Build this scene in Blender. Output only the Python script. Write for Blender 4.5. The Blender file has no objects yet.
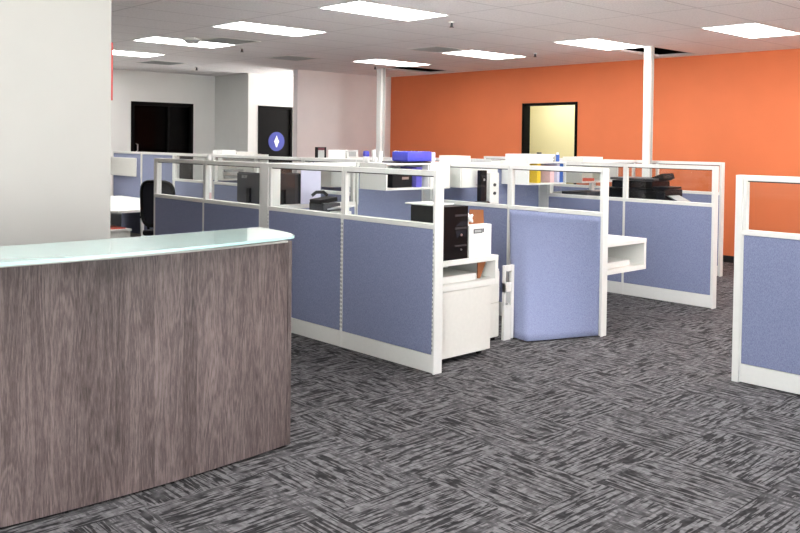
import bpy, bmesh, math, random
from mathutils import Vector, Matrix
random.seed(4)
S = bpy.context.scene
C = S.collection
PI = math.pi

# ------------------------------------------------------------------ camera
F, PIT, ROLL, YAW, SY = 857.6, .02432, .01264, -.82174, -102.64
def make_camera():
    cy, s = math.cos(YAW), math.sin(YAW)
    fwd = Vector((s, cy, 0)); r = Vector((cy, -s, 0)); u = Vector((0, 0, 1))
    Fv = fwd*math.cos(PIT) - u*math.sin(PIT); U = u*math.cos(PIT) + fwd*math.sin(PIT)
    R = r*math.cos(ROLL) + U*math.sin(ROLL); U2 = U*math.cos(ROLL) - r*math.sin(ROLL)
    cam = bpy.data.cameras.new('camera')
    o = bpy.data.objects.new('camera', cam); C.objects.link(o)
    m = Matrix((R, U2, -Fv)).transposed().to_4x4()
    m.translation = Vector((0, 0, 1.7))
    o.matrix_world = m
    cam.sensor_width = 36; cam.sensor_fit = 'HORIZONTAL'
    cam.lens = F/800*36
    cam.shift_y = SY/800
    cam.clip_start = .05; cam.clip_end = 100
    S.camera = o
make_camera()

# ------------------------------------------------------------------ world, exposure
w = bpy.data.worlds.new('world'); S.world = w; w.use_nodes = True
_nt = w.node_tree; _tc = _nt.nodes.new('ShaderNodeTexCoord'); _sp = _nt.nodes.new('ShaderNodeSeparateXYZ'); _rp = _nt.nodes.new('ShaderNodeValToRGB')
_nt.links.new(_tc.outputs['Generated'], _sp.inputs[0]); _nt.links.new(_sp.outputs['Z'], _rp.inputs[0])
_mr = _nt.nodes.new('ShaderNodeMapRange'); _mr.inputs[1].default_value = -.1; _mr.inputs[2].default_value = .1
_nt.links.new(_sp.outputs['Z'], _mr.inputs[0]); _nt.links.new(_mr.outputs[0], _rp.inputs[0])
_rp.color_ramp.elements[0].color = (1, .98, .95, 1)       # bright lower half added to light the ceiling through the windows
_rp.color_ramp.elements[1].color = (.20, .22, .25, 1)     # sky
_nt.links.new(_rp.outputs[0], _nt.nodes['Background'].inputs[0])
w.node_tree.nodes['Background'].inputs[1].default_value = 22
S.view_settings.view_transform = 'Standard'
S.view_settings.look = 'None'
S.view_settings.gamma = 1
S.view_settings.use_curve_mapping = False
S.view_settings.exposure = 0.0
LAMP = 19.0

# ------------------------------------------------------------------ materials
def srgb(r, g, b):
    f = lambda c: (c/255/12.92) if c/255 <= .04045 else ((c/255+.055)/1.055)**2.4
    return (f(r), f(g), f(b), 1)
def newmat(name):
    m = bpy.data.materials.new(name); m.use_nodes = True
    nt = m.node_tree; b = nt.nodes['Principled BSDF']
    return m, nt, b
def N(nt, t, **k):
    n = nt.nodes.new(t)
    for a, v in k.items():
        if a.startswith('i_'): n.inputs[a[2:].replace('_', ' ')].default_value = v
        else: setattr(n, a, v)
    return n
def plain(name, rgb, rough=.5, metal=0, noise=.04, scale=30, spec=.5, bump=0):
    m, nt, b = newmat(name); L = nt.links.new
    col = srgb(*rgb)
    tc = N(nt, 'ShaderNodeTexCoord'); nz = N(nt, 'ShaderNodeTexNoise'); nz.inputs['Scale'].default_value = scale; nz.inputs['Detail'].default_value = 3
    L(tc.outputs['Object'], nz.inputs['Vector'])
    rp = N(nt, 'ShaderNodeValToRGB')
    rp.color_ramp.elements[0].color = tuple(c*(1-noise) for c in col[:3])+(1,)
    rp.color_ramp.elements[1].color = tuple(min(1, c*(1+noise)) for c in col[:3])+(1,)
    rp.color_ramp.elements[0].position = .3; rp.color_ramp.elements[1].position = .7
    L(nz.outputs[0], rp.inputs[0]); L(rp.outputs[0], b.inputs['Base Color'])
    b.inputs['Roughness'].default_value = rough; b.inputs['Metallic'].default_value = metal
    b.inputs['Specular IOR Level'].default_value = spec
    if bump:
        bp = N(nt, 'ShaderNodeBump'); bp.inputs['Strength'].default_value = bump; bp.inputs['Distance'].default_value = .002
        L(nz.outputs[0], bp.inputs['Height']); L(bp.outputs[0], b.inputs['Normal'])
    return m
def emit(name, col, s):
    m, nt, b = newmat(name)
    b.inputs['Base Color'].default_value = (.8, .8, .8, 1)
    b.inputs['Emission Color'].default_value = col; b.inputs['Emission Strength'].default_value = s
    return m
M = {}
M['white'] = plain('white_metal', (226, 226, 222), .42, noise=.015)
M['white2'] = plain('white_laminate', (235, 235, 230), .4, noise=.01)
M['offwhite'] = plain('off_white_box', (228, 227, 220), .6, noise=.02)
M['grey'] = plain('light_grey_plastic', (170, 172, 170), .5)
M['paper'] = plain('paper', (240, 240, 238), .8, noise=.02)
M['lav'] = plain('lavender_paper', (206, 206, 228), .8, noise=.02)
M['black'] = plain('black_plastic', (11, 11, 13), .5, spec=.18)
M['black2'] = plain('black_frame', (6, 5, 5), .5, spec=.08)
M['gloss'] = plain('glossy_black', (11, 11, 13), .35, spec=.18)
M['darkgrey'] = plain('dark_grey_plastic', (52, 53, 57), .45)
M['mesh'] = plain('dark_mesh_fabric', (24, 24, 34), .9, noise=.3, scale=200)
M['kraft'] = plain('kraft_card', (150, 92, 55), .8)
M['blue'] = plain('blue_plastic', (84, 88, 208), .2)
M['binder_blue'] = plain('blue_binder', (50, 100, 190), .4)
M['purple'] = plain('violet_blue_card', (98, 92, 196), .5)
M['yellow'] = plain('yellow_binder', (235, 200, 50), .45)
M['paleyellow'] = plain('pale_yellow_note', (236, 228, 165), .8)
M['red'] = plain('red_sign', (200, 60, 60), .5)
M['redcard'] = plain('red_card', (208, 96, 80), .6)
M['pink'] = plain('pink_card', (232, 196, 198), .6)
M['maroon'] = plain('maroon_card', (92, 34, 44), .5)
M['chrome'] = plain('brushed_metal', (190, 190, 190), .3, metal=1)
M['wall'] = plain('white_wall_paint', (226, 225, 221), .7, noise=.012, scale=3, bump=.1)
M['recwall'] = plain('dimmed_white_wall_paint', (180, 179, 175), .7, noise=.012, scale=3, bump=.1)  # white wall paint darkened to offset the strong light on this wall
M['graywall'] = plain('grey_wall_paint', (226, 219, 217), .75, noise=.02, scale=3, bump=.1)
M['greywall2'] = plain('cool_grey_wall_paint', (222, 223, 219), .75, noise=.02, scale=3, bump=.1)
M['orange'] = plain('orange_wall_paint', (219, 117, 70), .62, noise=.03, scale=2, bump=.1)
M['yellowwall'] = plain('pale_yellow_wall_paint', (208, 200, 160), .7, noise=.01, scale=2)
M['dark'] = plain('dark_void', (8, 7, 7), .95, spec=.1)  # near-black colour stands in for the shade of void and unlit room
M['rubber'] = plain('black_base_trim', (20, 20, 22), .5)
M['signwhite'] = plain('sign_white', (245, 245, 245), .5, noise=0)
M['signblue'] = plain('sign_blue', (38, 52, 150), .4, noise=0)
M['lamp'] = emit('lamp_diffuser', (1, .985, .97, 1), LAMP)

def mat_fabric():
    m, nt, b = newmat('blue_grey_fabric'); L = nt.links.new
    tc = N(nt, 'ShaderNodeTexCoord')
    mp = N(nt, 'ShaderNodeMapping'); mp.inputs['Scale'].default_value = (260, 260, 90)
    L(tc.outputs['Object'], mp.inputs[0])
    n1 = N(nt, 'ShaderNodeTexNoise'); n1.inputs['Scale'].default_value = 1; n1.inputs['Detail'].default_value = 2
    L(mp.outputs[0], n1.inputs['Vector'])
    rp = N(nt, 'ShaderNodeValToRGB')
    rp.color_ramp.elements[0].color = srgb(106, 113, 146); rp.color_ramp.elements[0].position = .3
    rp.color_ramp.elements[1].color = srgb(139, 147, 178); rp.color_ramp.elements[1].position = .7
    L(n1.outputs[0], rp.inputs[0]); L(rp.outputs[0], b.inputs['Base Color'])
    b.inputs['Roughness'].default_value = .9; b.inputs['Sheen Weight'].default_value = .15
    bp = N(nt, 'ShaderNodeBump'); bp.inputs['Strength'].default_value = .25; bp.inputs['Distance'].default_value = .001
    L(n1.outputs[0], bp.inputs['Height']); L(bp.outputs[0], b.inputs['Normal'])
    return m
M['fabric'] = mat_fabric()

def mat_wood():
    m, nt, b = newmat('grey_brown_laminate'); L = nt.links.new
    tc = N(nt, 'ShaderNodeTexCoord')
    sep = N(nt, 'ShaderNodeSeparateXYZ'); L(tc.outputs['Object'], sep.inputs[0])
    # wavy stretched grain
    mp = N(nt, 'ShaderNodeMapping'); mp.inputs['Scale'].default_value = (11, 11, 1.1)
    L(tc.outputs['Object'], mp.inputs[0])
    n0 = N(nt, 'ShaderNodeTexNoise'); n0.inputs['Scale'].default_value = 1.0; n0.inputs['Detail'].default_value = 3; n0.inputs['Distortion'].default_value = .6
    L(mp.outputs[0], n0.inputs['Vector'])
    mp2 = N(nt, 'ShaderNodeMapping'); mp2.inputs['Scale'].default_value = (230, 230, 17)
    L(tc.outputs['Object'], mp2.inputs[0])
    n1 = N(nt, 'ShaderNodeTexNoise'); n1.inputs['Scale'].default_value = 1.0; n1.inputs['Detail'].default_value = 5; n1.inputs['Roughness'].default_value = .7; n1.inputs['Distortion'].default_value = .3
    L(mp2.outputs[0], n1.inputs['Vector'])
    # cathedral rings: sine of the low noise
    mul = N(nt, 'ShaderNodeMath', operation='MULTIPLY'); mul.inputs[1].default_value = 60; L(n0.outputs[0], mul.inputs[0])
    sn = N(nt, 'ShaderNodeMath', operation='SINE'); L(mul.outputs[0], sn.inputs[0])
    # plank bands along y
    pm = N(nt, 'ShaderNodeMath', operation='MULTIPLY'); pm.inputs[1].default_value = 13; L(sep.outputs['Y'], pm.inputs[0])
    fl = N(nt, 'ShaderNodeMath', operation='FLOOR'); L(pm.outputs[0], fl.inputs[0])
    wn = N(nt, 'ShaderNodeTexWhiteNoise', noise_dimensions='1D'); L(fl.outputs[0], wn.inputs['W'])
    a1 = N(nt, 'ShaderNodeMath', operation='MULTIPLY_ADD'); a1.inputs[1].default_value = .07; L(sn.outputs[0], a1.inputs[0]); L(n1.outputs[0], a1.inputs[2])
    a2 = N(nt, 'ShaderNodeMath', operation='MULTIPLY_ADD'); a2.inputs[1].default_value = .17; L(wn.outputs['Value'], a2.inputs[0]); L(a1.outputs[0], a2.inputs[2])
    a3 = N(nt, 'ShaderNodeMath', operation='MULTIPLY_ADD'); a3.inputs[1].default_value = .35; L(n0.outputs[0], a3.inputs[0]); L(a2.outputs[0], a3.inputs[2])
    rp = N(nt, 'ShaderNodeValToRGB'); e = rp.color_ramp.elements
    e[0].position = .50; e[0].color = srgb(55, 44, 43)
    e[1].position = 1.0; e[1].color = srgb(128, 113, 111)
    x = e.new(.7); x.color = srgb(88, 75, 73)
    L(a3.outputs[0], rp.inputs[0]); L(rp.outputs[0], b.inputs['Base Color'])
    b.inputs['Roughness'].default_value = .5
    bp = N(nt, 'ShaderNodeBump'); bp.inputs['Strength'].default_value = .15; bp.inputs['Distance'].default_value = .001
    L(n1.outputs[0], bp.inputs['Height']); L(bp.outputs[0], b.inputs['Normal'])
    return m
M['wood'] = mat_wood()

def mat_carpet():
    m, nt, b = newmat('charcoal_carpet_tile'); L = nt.links.new
    tc = N(nt, 'ShaderNodeTexCoord')
    def layer(sx, sy, det=2.0, off=0):
        mp = N(nt, 'ShaderNodeMapping'); mp.inputs['Scale'].default_value = (sx, sy, 1); mp.inputs['Location'].default_value = (off, off*1.7, 0); L(tc.outputs['Object'], mp.inputs[0])
        n = N(nt, 'ShaderNodeTexNoise', noise_dimensions='2D'); n.inputs['Scale'].default_value = 1; n.inputs['Detail'].default_value = det; n.inputs['Roughness'].default_value = .55
        L(mp.outputs[0], n.inputs['Vector']); return n.outputs[0]
    def ramp(o, a, c, lo=0.0, hi=1.0):
        r = N(nt, 'ShaderNodeMapRange'); r.inputs[1].default_value = a; r.inputs[2].default_value = c; r.inputs[3].default_value = lo; r.inputs[4].default_value = hi
        L(o, r.inputs[0]); return r.outputs[0]
    def mth(op, a, c):
        n = N(nt, 'ShaderNodeMath', operation=op)
        for k, v in ((0, a), (1, c)):
            if isinstance(v, (int, float)): n.inputs[k].default_value = v
            else: L(v, n.inputs[k])
        return n.outputs[0]
    ck = N(nt, 'ShaderNodeTexChecker'); ck.inputs['Scale'].default_value = 1/.61
    ck.inputs[1].default_value = (1, 1, 1, 1); ck.inputs[2].default_value = (0, 0, 0, 1)
    L(tc.outputs['Object'], ck.inputs['Vector'])
    msk = ramp(mth('ADD', mth('MULTIPLY', ck.outputs['Fac'], .3), layer(3.5, 3.5, 2)), .55, .75)
    lx = mth('MINIMUM', ramp(layer(6, 46), .43, .50), ramp(layer(1.5, 70, 1, 5), .36, .42))
    ly = mth('MINIMUM', ramp(layer(46, 6, 2, 3), .43, .50), ramp(layer(70, 1.5, 1, 9), .36, .42))
    v = mth('MINIMUM', mth('MAXIMUM', lx, mth('MULTIPLY', msk, .8)), mth('MAXIMUM', ly, mth('MULTIPLY', mth('SUBTRACT', 1.0, msk), .8)))
    blk = ramp(layer(24, 24, 1, 2), .35, .62, .62, 1.0)
    fz = ramp(layer(300, 300, 2, 1), .3, .7, .86, 1.08)
    v2 = mth('MULTIPLY', mth('MULTIPLY', mth('ADD', mth('MULTIPLY', v, .80), .20), blk), fz)
    rp = N(nt, 'ShaderNodeValToRGB'); e = rp.color_ramp.elements
    e[0].position = .12; e[0].color = srgb(32, 31, 33)
    e[1].position = 1.0; e[1].color = srgb(124, 122, 125)
    L(v2, rp.inputs[0]); L(rp.outputs[0], b.inputs['Base Color'])
    b.inputs['Roughness'].default_value = .95; b.inputs['Specular IOR Level'].default_value = .2
    bp = N(nt, 'ShaderNodeBump'); bp.inputs['Strength'].default_value = .4; bp.inputs['Distance'].default_value = .003
    L(v2, bp.inputs['Height']); L(bp.outputs[0], b.inputs['Normal'])
    return m
M['carpet'] = mat_carpet()

def mat_ceiling():
    m, nt, b = newmat('ceiling_tile'); L = nt.links.new
    tc = N(nt, 'ShaderNodeTexCoord')
    sep = N(nt, 'ShaderNodeSeparateXYZ'); L(tc.outputs['Object'], sep.inputs[0])
    def line(out, off, pitch, wd):
        a = N(nt, 'ShaderNodeMath', operation='SUBTRACT'); a.inputs[1].default_value = off; L(sep.outputs[out], a.inputs[0])
        d = N(nt, 'ShaderNodeMath', operation='DIVIDE'); d.inputs[1].default_value = pitch; L(a.outputs[0], d.inputs[0])
        f = N(nt, 'ShaderNodeMath', operation='FRACT'); L(d.outputs[0], f.inputs[0])
        s = N(nt, 'ShaderNodeMath', operation='SUBTRACT'); s.inputs[1].default_value = .5; L(f.outputs[0], s.inputs[0])
        q = N(nt, 'ShaderNodeMath', operation='ABSOLUTE'); L(s.outputs[0], q.inputs[0])
        g = N(nt, 'ShaderNodeMath', operation='GREATER_THAN'); g.inputs[1].default_value = .5-wd/pitch/2; L(q.outputs[0], g.inputs[0])
        return g
    gx = line('X', -7.085, .703, .016); gy = line('Y', 5.36, 1.3133, .016)
    mxm = N(nt, 'ShaderNodeMath', operation='MAXIMUM'); L(gx.outputs[0], mxm.inputs[0]); L(gy.outputs[0], mxm.inputs[1])
    nz = N(nt, 'ShaderNodeTexNoise'); nz.inputs['Scale'].default_value = 60; nz.inputs['Detail'].default_value = 4; L(tc.outputs['Object'], nz.inputs['Vector'])
    rp = N(nt, 'ShaderNodeValToRGB'); rp.color_ramp.elements[0].color = srgb(228, 224, 222); rp.color_ramp.elements[1].color = srgb(246, 242, 240)
    rp.color_ramp.elements[0].position = .3; rp.color_ramp.elements[1].position = .6
    L(nz.outputs[0], rp.inputs[0])
    mix = N(nt, 'ShaderNodeMix', data_type='RGBA'); L(mxm.outputs[0], mix.inputs[0]); L(rp.outputs[0], mix.inputs[6]); mix.inputs[7].default_value = srgb(205, 200, 198)
    L(mix.outputs[2], b.inputs['Base Color']); b.inputs['Roughness'].default_value = .9
    return m
M['ceiling'] = mat_ceiling()

def mat_glass(name, tint, gl=.9):
    m = bpy.data.materials.new(name); m.use_nodes = True; nt = m.node_tree; nt.nodes.clear(); L = nt.links.new
    o = N(nt, 'ShaderNodeOutputMaterial'); t = N(nt, 'ShaderNodeBsdfTransparent'); t.inputs[0].default_value = tint
    g = N(nt, 'ShaderNodeBsdfGlossy'); g.inputs['Roughness'].default_value = .03; g.inputs[0].default_value = (gl, gl, gl, 1)
    f = N(nt, 'ShaderNodeFresnel'); f.inputs[0].default_value = 1.45
    mx = N(nt, 'ShaderNodeMixShader')
    geo = N(nt, 'ShaderNodeNewGeometry'); inv = N(nt, 'ShaderNodeMath', operation='SUBTRACT'); inv.inputs[0].default_value = 1; L(geo.outputs['Backfacing'], inv.inputs[1])
    ml = N(nt, 'ShaderNodeMath', operation='MULTIPLY'); L(f.outputs[0], ml.inputs[0]); L(inv.outputs[0], ml.inputs[1]); L(ml.outputs[0], mx.inputs[0]); L(t.outputs[0], mx.inputs[1]); L(g.outputs[0], mx.inputs[2]); L(mx.outputs[0], o.inputs[0])
    return m
M['glass'] = mat_glass('clear_glass', (.965, .975, .97, 1))
M['darkglass'] = mat_glass('dark_tinted_glass', (.12, .12, .13, 1), .12)
def mat_counter():
    m, nt, b = newmat('frosted_teal_glass')
    b.inputs['Base Color'].default_value = srgb(186, 228, 224)
    b.inputs['Roughness'].default_value = .16
    b.inputs['Coat Weight'].default_value = .8; b.inputs['Coat Roughness'].default_value = .05
    b.inputs['Subsurface Weight'].default_value = 0
    return m
M['counter'] = mat_counter()
m, nt, b = newmat('counter_glass_edge'); b.inputs['Base Color'].default_value = srgb(150, 205, 198); b.inputs['Roughness'].default_value = .2
M['counter_edge'] = m
M['gap'] = plain('aluminium_strip', (198, 196, 190), .4)

# ------------------------------------------------------------------ helpers
class MB:
    def __init__(s): s.bm = bmesh.new(); s.mi = []
    def box(s, x0, x1, y0, y1, z0, z1, b=0, mi=0, rot=None):
        t = bmesh.new()
        bmesh.ops.create_cube(t, size=1)
        for v in t.verts:
            v.co = Vector(((x0+x1)/2+v.co.x*(x1-x0), (y0+y1)/2+v.co.y*(y1-y0), (z0+z1)/2+v.co.z*(z1-z0)))
        if b: bmesh.ops.bevel(t, geom=t.edges[:], offset=b, segments=2, affect='EDGES', profile=.6)
        s._add(t, mi, rot); return s
    def cyl(s, x, y, z0, z1, r, r2=None, n=20, mi=0, axis='z', rot=None, b=0):
        t = bmesh.new()
        bmesh.ops.create_cone(t, cap_ends=True, segments=n, radius1=r, radius2=r if r2 is None else r2, depth=z1-z0)
        if b: bmesh.ops.bevel(t, geom=[e for e in t.edges if len(e.link_faces) == 2 and any(len(f.verts) > 4 for f in e.link_faces)], offset=b, segments=2, affect='EDGES')
        for v in t.verts: v.co.z += (z0+z1)/2
        if axis == 'x': 
            for v in t.verts: v.co = Vector((v.co.z, v.co.x, v.co.y))
        if axis == 'y':
            for v in t.verts: v.co = Vector((v.co.x, v.co.z, v.co.y))
        if axis == 'z': off = Vector((x, y, 0))
        elif axis == 'x': off = Vector((0, x, y))
        else: off = Vector((x, 0, y))
        for v in t.verts: v.co += off
        s._add(t, mi, rot); return s
    def poly(s, pts, z0, z1, mi=0, b=0, rot=None, plane='xy'):
        t = bmesh.new(); n = len(pts)
        f = (lambda p, q: Vector((p[0], p[1], q))) if plane == 'xy' else ((lambda p, q: Vector((q, p[0], p[1]))) if plane == 'yz' else (lambda p, q: Vector((p[0], q, p[1]))))
        a = [t.verts.new(f(p, z0)) for p in pts]; c = [t.verts.new(f(p, z1)) for p in pts]
        t.faces.new(a[::-1]); t.faces.new(c)
        for i in range(n): t.faces.new((a[i], a[(i+1) % n], c[(i+1) % n], c[i]))
        bmesh.ops.recalc_face_normals(t, faces=t.faces[:])
        if b: bmesh.ops.bevel(t, geom=t.edges[:], offset=b, segments=2, affect='EDGES')
        s._add(t, mi, rot); return s
    def tube(s, pts, r, n=8, mi=0):
        t = bmesh.new(); rings = []
        P = [Vector(p) for p in pts]
        for i, p in enumerate(P):
            d = (P[min(i+1, len(P)-1)]-P[max(i-1, 0)]).normalized()
            a = d.orthogonal().normalized() if i == 0 else (a - d*a.dot(d)).normalized()
            c = d.cross(a)
            rings.append([t.verts.new(p+(a*math.cos(2*PI*k/n)+c*math.sin(2*PI*k/n))*r) for k in range(n)])
        for i in range(len(P)-1):
            for k in range(n): t.faces.new((rings[i][k], rings[i][(k+1) % n], rings[i+1][(k+1) % n], rings[i+1][k]))
        t.faces.new(rings[0][::-1]); t.faces.new(rings[-1])
        s._add(t, mi, None); return s
    def _add(s, t, mi, rot):
        bmesh.ops.recalc_face_normals(t, faces=t.faces[:])
        if rot is not None: bmesh.ops.transform(t, matrix=rot, verts=t.verts[:])
        for f in t.faces: f.material_index = mi
        me = bpy.data.meshes.new('t'); t.to_mesh(me); t.free()
        s.bm.from_mesh(me); bpy.data.meshes.remove(me)
    def build(s, name, mats, parent=None, smooth=False):
        me = bpy.data.meshes.new(name); s.bm.to_mesh(me); s.bm.free()
        if not isinstance(mats, (list, tuple)): mats = [mats]
        for k in mats: me.materials.append(M[k])
        if smooth:
            for p in me.polygons: p.use_smooth = True
            try: me.set_sharp_from_angle(angle=.6)
            except Exception: pass
        o = bpy.data.objects.new(name, me); C.objects.link(o)
        if parent: o.parent = parent
        return o
def pivot(cx, cy, cz, axis, ang):
    return Matrix.Translation((cx, cy, cz)) @ Matrix.Rotation(ang, 4, axis) @ Matrix.Translation((-cx, -cy, -cz))
def tag(o, label, cat, group=None):
    o['label'] = label; o['category'] = cat
    if group: o['group'] = group
    return o
def thing(name, label, cat, loc=(0, 0, 0), rz=0, group=None):
    o = bpy.data.objects.new(name, None); C.objects.link(o); o.empty_display_size = .1
    o.location = loc; o.rotation_euler = (0, 0, rz)
    return tag(o, label, cat, group)
def struct(name, mb, mats):
    o = mb.build(name, mats); o['kind'] = 'structure'; return o
def kids(o): return [c for c in C.objects if c.parent == o]
def dup(root, loc, rz, label, group=None):
    tree = kids(root)
    r = root.copy(); C.objects.link(r); r.location = loc; r.rotation_euler = (0, 0, rz); r['label'] = label
    if group: r['group'] = group
    for ch in tree:
        gs = kids(ch)
        c = ch.copy(); C.objects.link(c); c.parent = r
        for g in gs:
            d = g.copy(); C.objects.link(d); d.parent = c
    return r

# ------------------------------------------------------------------ structure
H = 3.08
XW = -16.2          # plane of the left wall
YW = 12.154         # plane of the orange wall
struct('floor', MB().box(-17.2, 5, -5, 14.2, -.1, 0), 'carpet')
# ceiling with two missing tiles beside the power poles
TX = lambda n: -7.085+.703*n
holes = [(TX(-7), TX(-6)), (TX(0)+.09, TX(1))]
Y1, Y2 = 5.36+1.3133*4, 5.36+1.3133*5
cb = MB(); cb.box(-17.2, 5, -5, Y1, H, H+.03); cb.box(-17.2, 5, Y2, 14.2, H, H+.03)
xs = [-17.2, holes[0][0], holes[0][1], holes[1][0], holes[1][1], 5]
for i in (0, 2, 4): cb.box(xs[i], xs[i+1], Y1, Y2, H, H+.03)
struct('ceiling', cb, 'ceiling')
struct('trim_1', MB().box(-17.3, 5.1, -5.1, 14.3, H+.75, H+.8), 'dark')       # deck above the ceiling void
# orange wall with its doorway
DX0, DX1, DZ = -9.84, -8.65, 2.44
ow = MB(); ow.box(-13.5, DX0, YW, YW+.14, 0, H); ow.box(DX1, 5, YW, YW+.14, 0, H); ow.box(DX0, DX1, YW, YW+.14, DZ, H)
struct('trim_2', MB().box(-17.2, 5, YW, YW+.14, H+.031, H+.75), 'dark')      # wall above the ceiling, the void's darkness put into its colour
struct('wall_back', ow, 'orange')
bb = MB(); bb.box(-13.38, DX0-.0, YW-.012, YW, 0, .1); bb.box(DX1, 5, YW-.012, YW, 0, .1)
struct('baseboard_back', bb, 'rubber')
dr = thing('door_1', '', ''); 
del dr['label']; del dr['category']; dr['kind'] = 'structure'
fr = MB(); t_ = .045
fr.box(DX0, DX0+t_, YW-.02, YW+.16, 0, DZ, .004); fr.box(DX1-t_, DX1, YW-.02, YW+.16, 0, DZ, .004); fr.box(DX0+t_, DX1-t_, YW-.02, YW+.16, DZ-t_, DZ, .004)
fr.build('door_frame', 'black2', dr)
# pale yellow room beyond it
yr = MB(); yr.box(-12.2, -6.2, 14.1, 14.2, 0, H); yr.box(-12.3, -12.2, YW+.14, 14.2, 0, H); yr.box(-6.2, -6.1, YW+.14, 14.2, 0, H)
yr.box(-12.2, DX0, YW+.14, YW+.16, 0, H); yr.box(DX1, -6.2, YW+.14, YW+.16, 0, H); yr.box(DX0, DX1, YW+.14, YW+.16, DZ+.02, H)
struct('wall_yellow_room', yr, 'yellowwall')
# left wall with the dark glazed doorway
LY0, LY1, LZ = 7.72, 9.10, 2.467
lw = MB(); lw.box(XW-.14, XW, -5, LY0, 0, H+.75); lw.box(XW-.14, XW, LY1, 9.62, 0, H+.75); lw.box(XW-.14, XW, LY0, LY1, LZ, H+.75)
struct('wall_left', lw, 'wall')
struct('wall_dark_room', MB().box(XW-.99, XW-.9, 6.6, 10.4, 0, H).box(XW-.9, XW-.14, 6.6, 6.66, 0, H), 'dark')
d2 = thing('door_2', '', ''); del d2['label']; del d2['category']; d2['kind'] = 'structure'
fr = MB()
fr.box(XW-.12, XW+.02, LY0, LY0+.07, 0, LZ, .004); fr.box(XW-.12, XW+.02, LY1-.07, LY1, 0, LZ, .004); fr.box(XW-.12, XW+.02, LY0+.07, LY1-.07, LZ-.075, LZ, .004)
fr.box(XW-.10, XW+.0, LY0+.80, LY0+.86, 0, LZ-.075, .004)
fr.build('door_frame', 'black2', d2)
MB().box(XW-.06, XW-.05, LY0+.07, LY0+.80, .05, LZ-.075).box(XW-.06, XW-.05, LY0+.86, LY1-.07, .05, LZ-.075).build('glass_pane', 'darkglass', d2)
MB().box(XW-.16, XW-.13, LY0+.1, LY1-.1, LZ-.17, LZ-.09, .003).build('blind_header', 'grey', d2)
hd = MB(); hd.tube([(XW-.03, LY0+.13, 1.46), (XW+.03, LY0+.13, 1.48), (XW+.03, LY0+.13, 1.60), (XW-.03, LY0+.13, 1.62)], .012)
hd.build('door_handle', 'chrome', d2, True)
# jog, recess and grey block on the left
struct('wall_jog', MB().box(XW-.14, -14.9, 9.62, 9.76, 0, H+.75), 'greywall2')
rw = MB(); ry0, ry1 = 9.86, 10.72
rw.box(-15.04, -14.9, 9.76, ry0, 0, H+.75); rw.box(-15.04, -14.9, ry1, YW+.14, 0, H+.75); rw.box(-15.04, -14.9, ry0, ry1, 2.43, H+.75)
struct('wall_recess', rw, 'wall')
d3 = thing('door_3', '', ''); del d3['label']; del d3['category']; d3['kind'] = 'structure'
fr = MB(); fr.box(-15.0, -14.885, ry0, ry0+.05, 0, 2.43, .003); fr.box(-15.0, -14.885, ry1-.05, ry1, 0, 2.43, .003); fr.box(-15.0, -14.885, ry0+.05, ry1-.05, 2.38, 2.43, .003)
fr.build('door_frame', 'black2', d3)
MB().box(-14.96, -14.92, ry0+.05, ry1-.05, .01, 2.38, .003).build('door_leaf', 'black2', d3)
struct('wall_block', MB().box(-13.52, -13.38, 9.74, YW+.14, 0, H+.75), 'graywall')
# white reception wall on the left foreground, returning behind
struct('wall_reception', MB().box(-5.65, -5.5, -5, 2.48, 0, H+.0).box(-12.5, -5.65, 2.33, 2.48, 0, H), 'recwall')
# unseen walls behind and right of camera; windows added for fill daylight
struct('wall_front', MB().box(-17.2, -4.2, -5.1, -5, 0, H+.75).box(4.6, 5, -5.1, -5, 0, H+.75).box(-4.2, 4.6, -5.1, -5, 0, .15).box(-4.2, 4.6, -5.1, -5, 2.85, H+.75), 'wall')
struct('wall_right', MB().box(5, 5.1, -5.1, -4.6, 0, H+.75).box(5, 5.1, -4.6, 4.6, 0, H+.75).box(5, 5.1, 9.5, 14.2, 0, H+.75).box(5, 5.1, 4.6, 9.5, 0, .15).box(5, 5.1, 4.6, 9.5, 2.85, H+.75), 'wall')
def fill_glazing(name, horiz, a0, a1, n):
    o = bpy.data.objects.new(name, None); C.objects.link(o); o['kind'] = 'structure'
    f = MB()
    for i in range(n+1):
        a = a0+(a1-a0)*i/n
        if horiz: f.box(a-.03, a+.03, -5.09, -5.01, .15, 2.85)
        else: f.box(5.01, 5.09, a-.03, a+.03, .15, 2.85)
    f.build('window_frame', 'darkgrey', o)
    if horiz: MB().box(a0, a1, -5.052, -5.048, .15, 2.85).build('glass_pane', 'glass', o)
    else: MB().box(5.048, 5.052, a0, a1, .15, 2.85).build('glass_pane', 'glass', o)
fill_glazing('fill_window_1', True, -4.17, 4.57, 6)
fill_glazing('fill_window_2', False, 4.63, 9.47, 3)
struct('baseboard_left', MB().box(XW, XW+.012, -4.9, LY0-.01, 0, .1).box(XW, XW+.012, LY1+.01, 9.62, 0, .1), 'rubber')
struct('baseboard_block', MB().box(-13.38, -13.368, 9.74, YW, 0, .1), 'rubber')

# restroom sign: blue disc with a white figure
sg = thing('door_sign', 'round blue restroom sign with white figure on the black door', 'sign', (-14.915, 10.327, 1.70), 0)
MB().cyl(0, 0, 0, .006, .2, n=40, axis='x').build('sign_plate', 'signblue', sg, True)
MB().poly([(0, .125), (.03, .06), (.062, 0), (.03, -.07), (.012, -.12), (-.012, -.12), (-.03, -.07), (-.062, 0), (-.03, .06)], .0065, .0095, plane='yz').build('sign_symbol', 'signwhite', sg)
# red sign seen edge-on at the end of the reception wall
tag(MB().box(-5.53, -5.503, 2.481, 2.494, 1.96, 2.345, .002).build('wall_sign', 'red'), 'thin red sign seen edge-on on the end of the white wall', 'sign')

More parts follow.
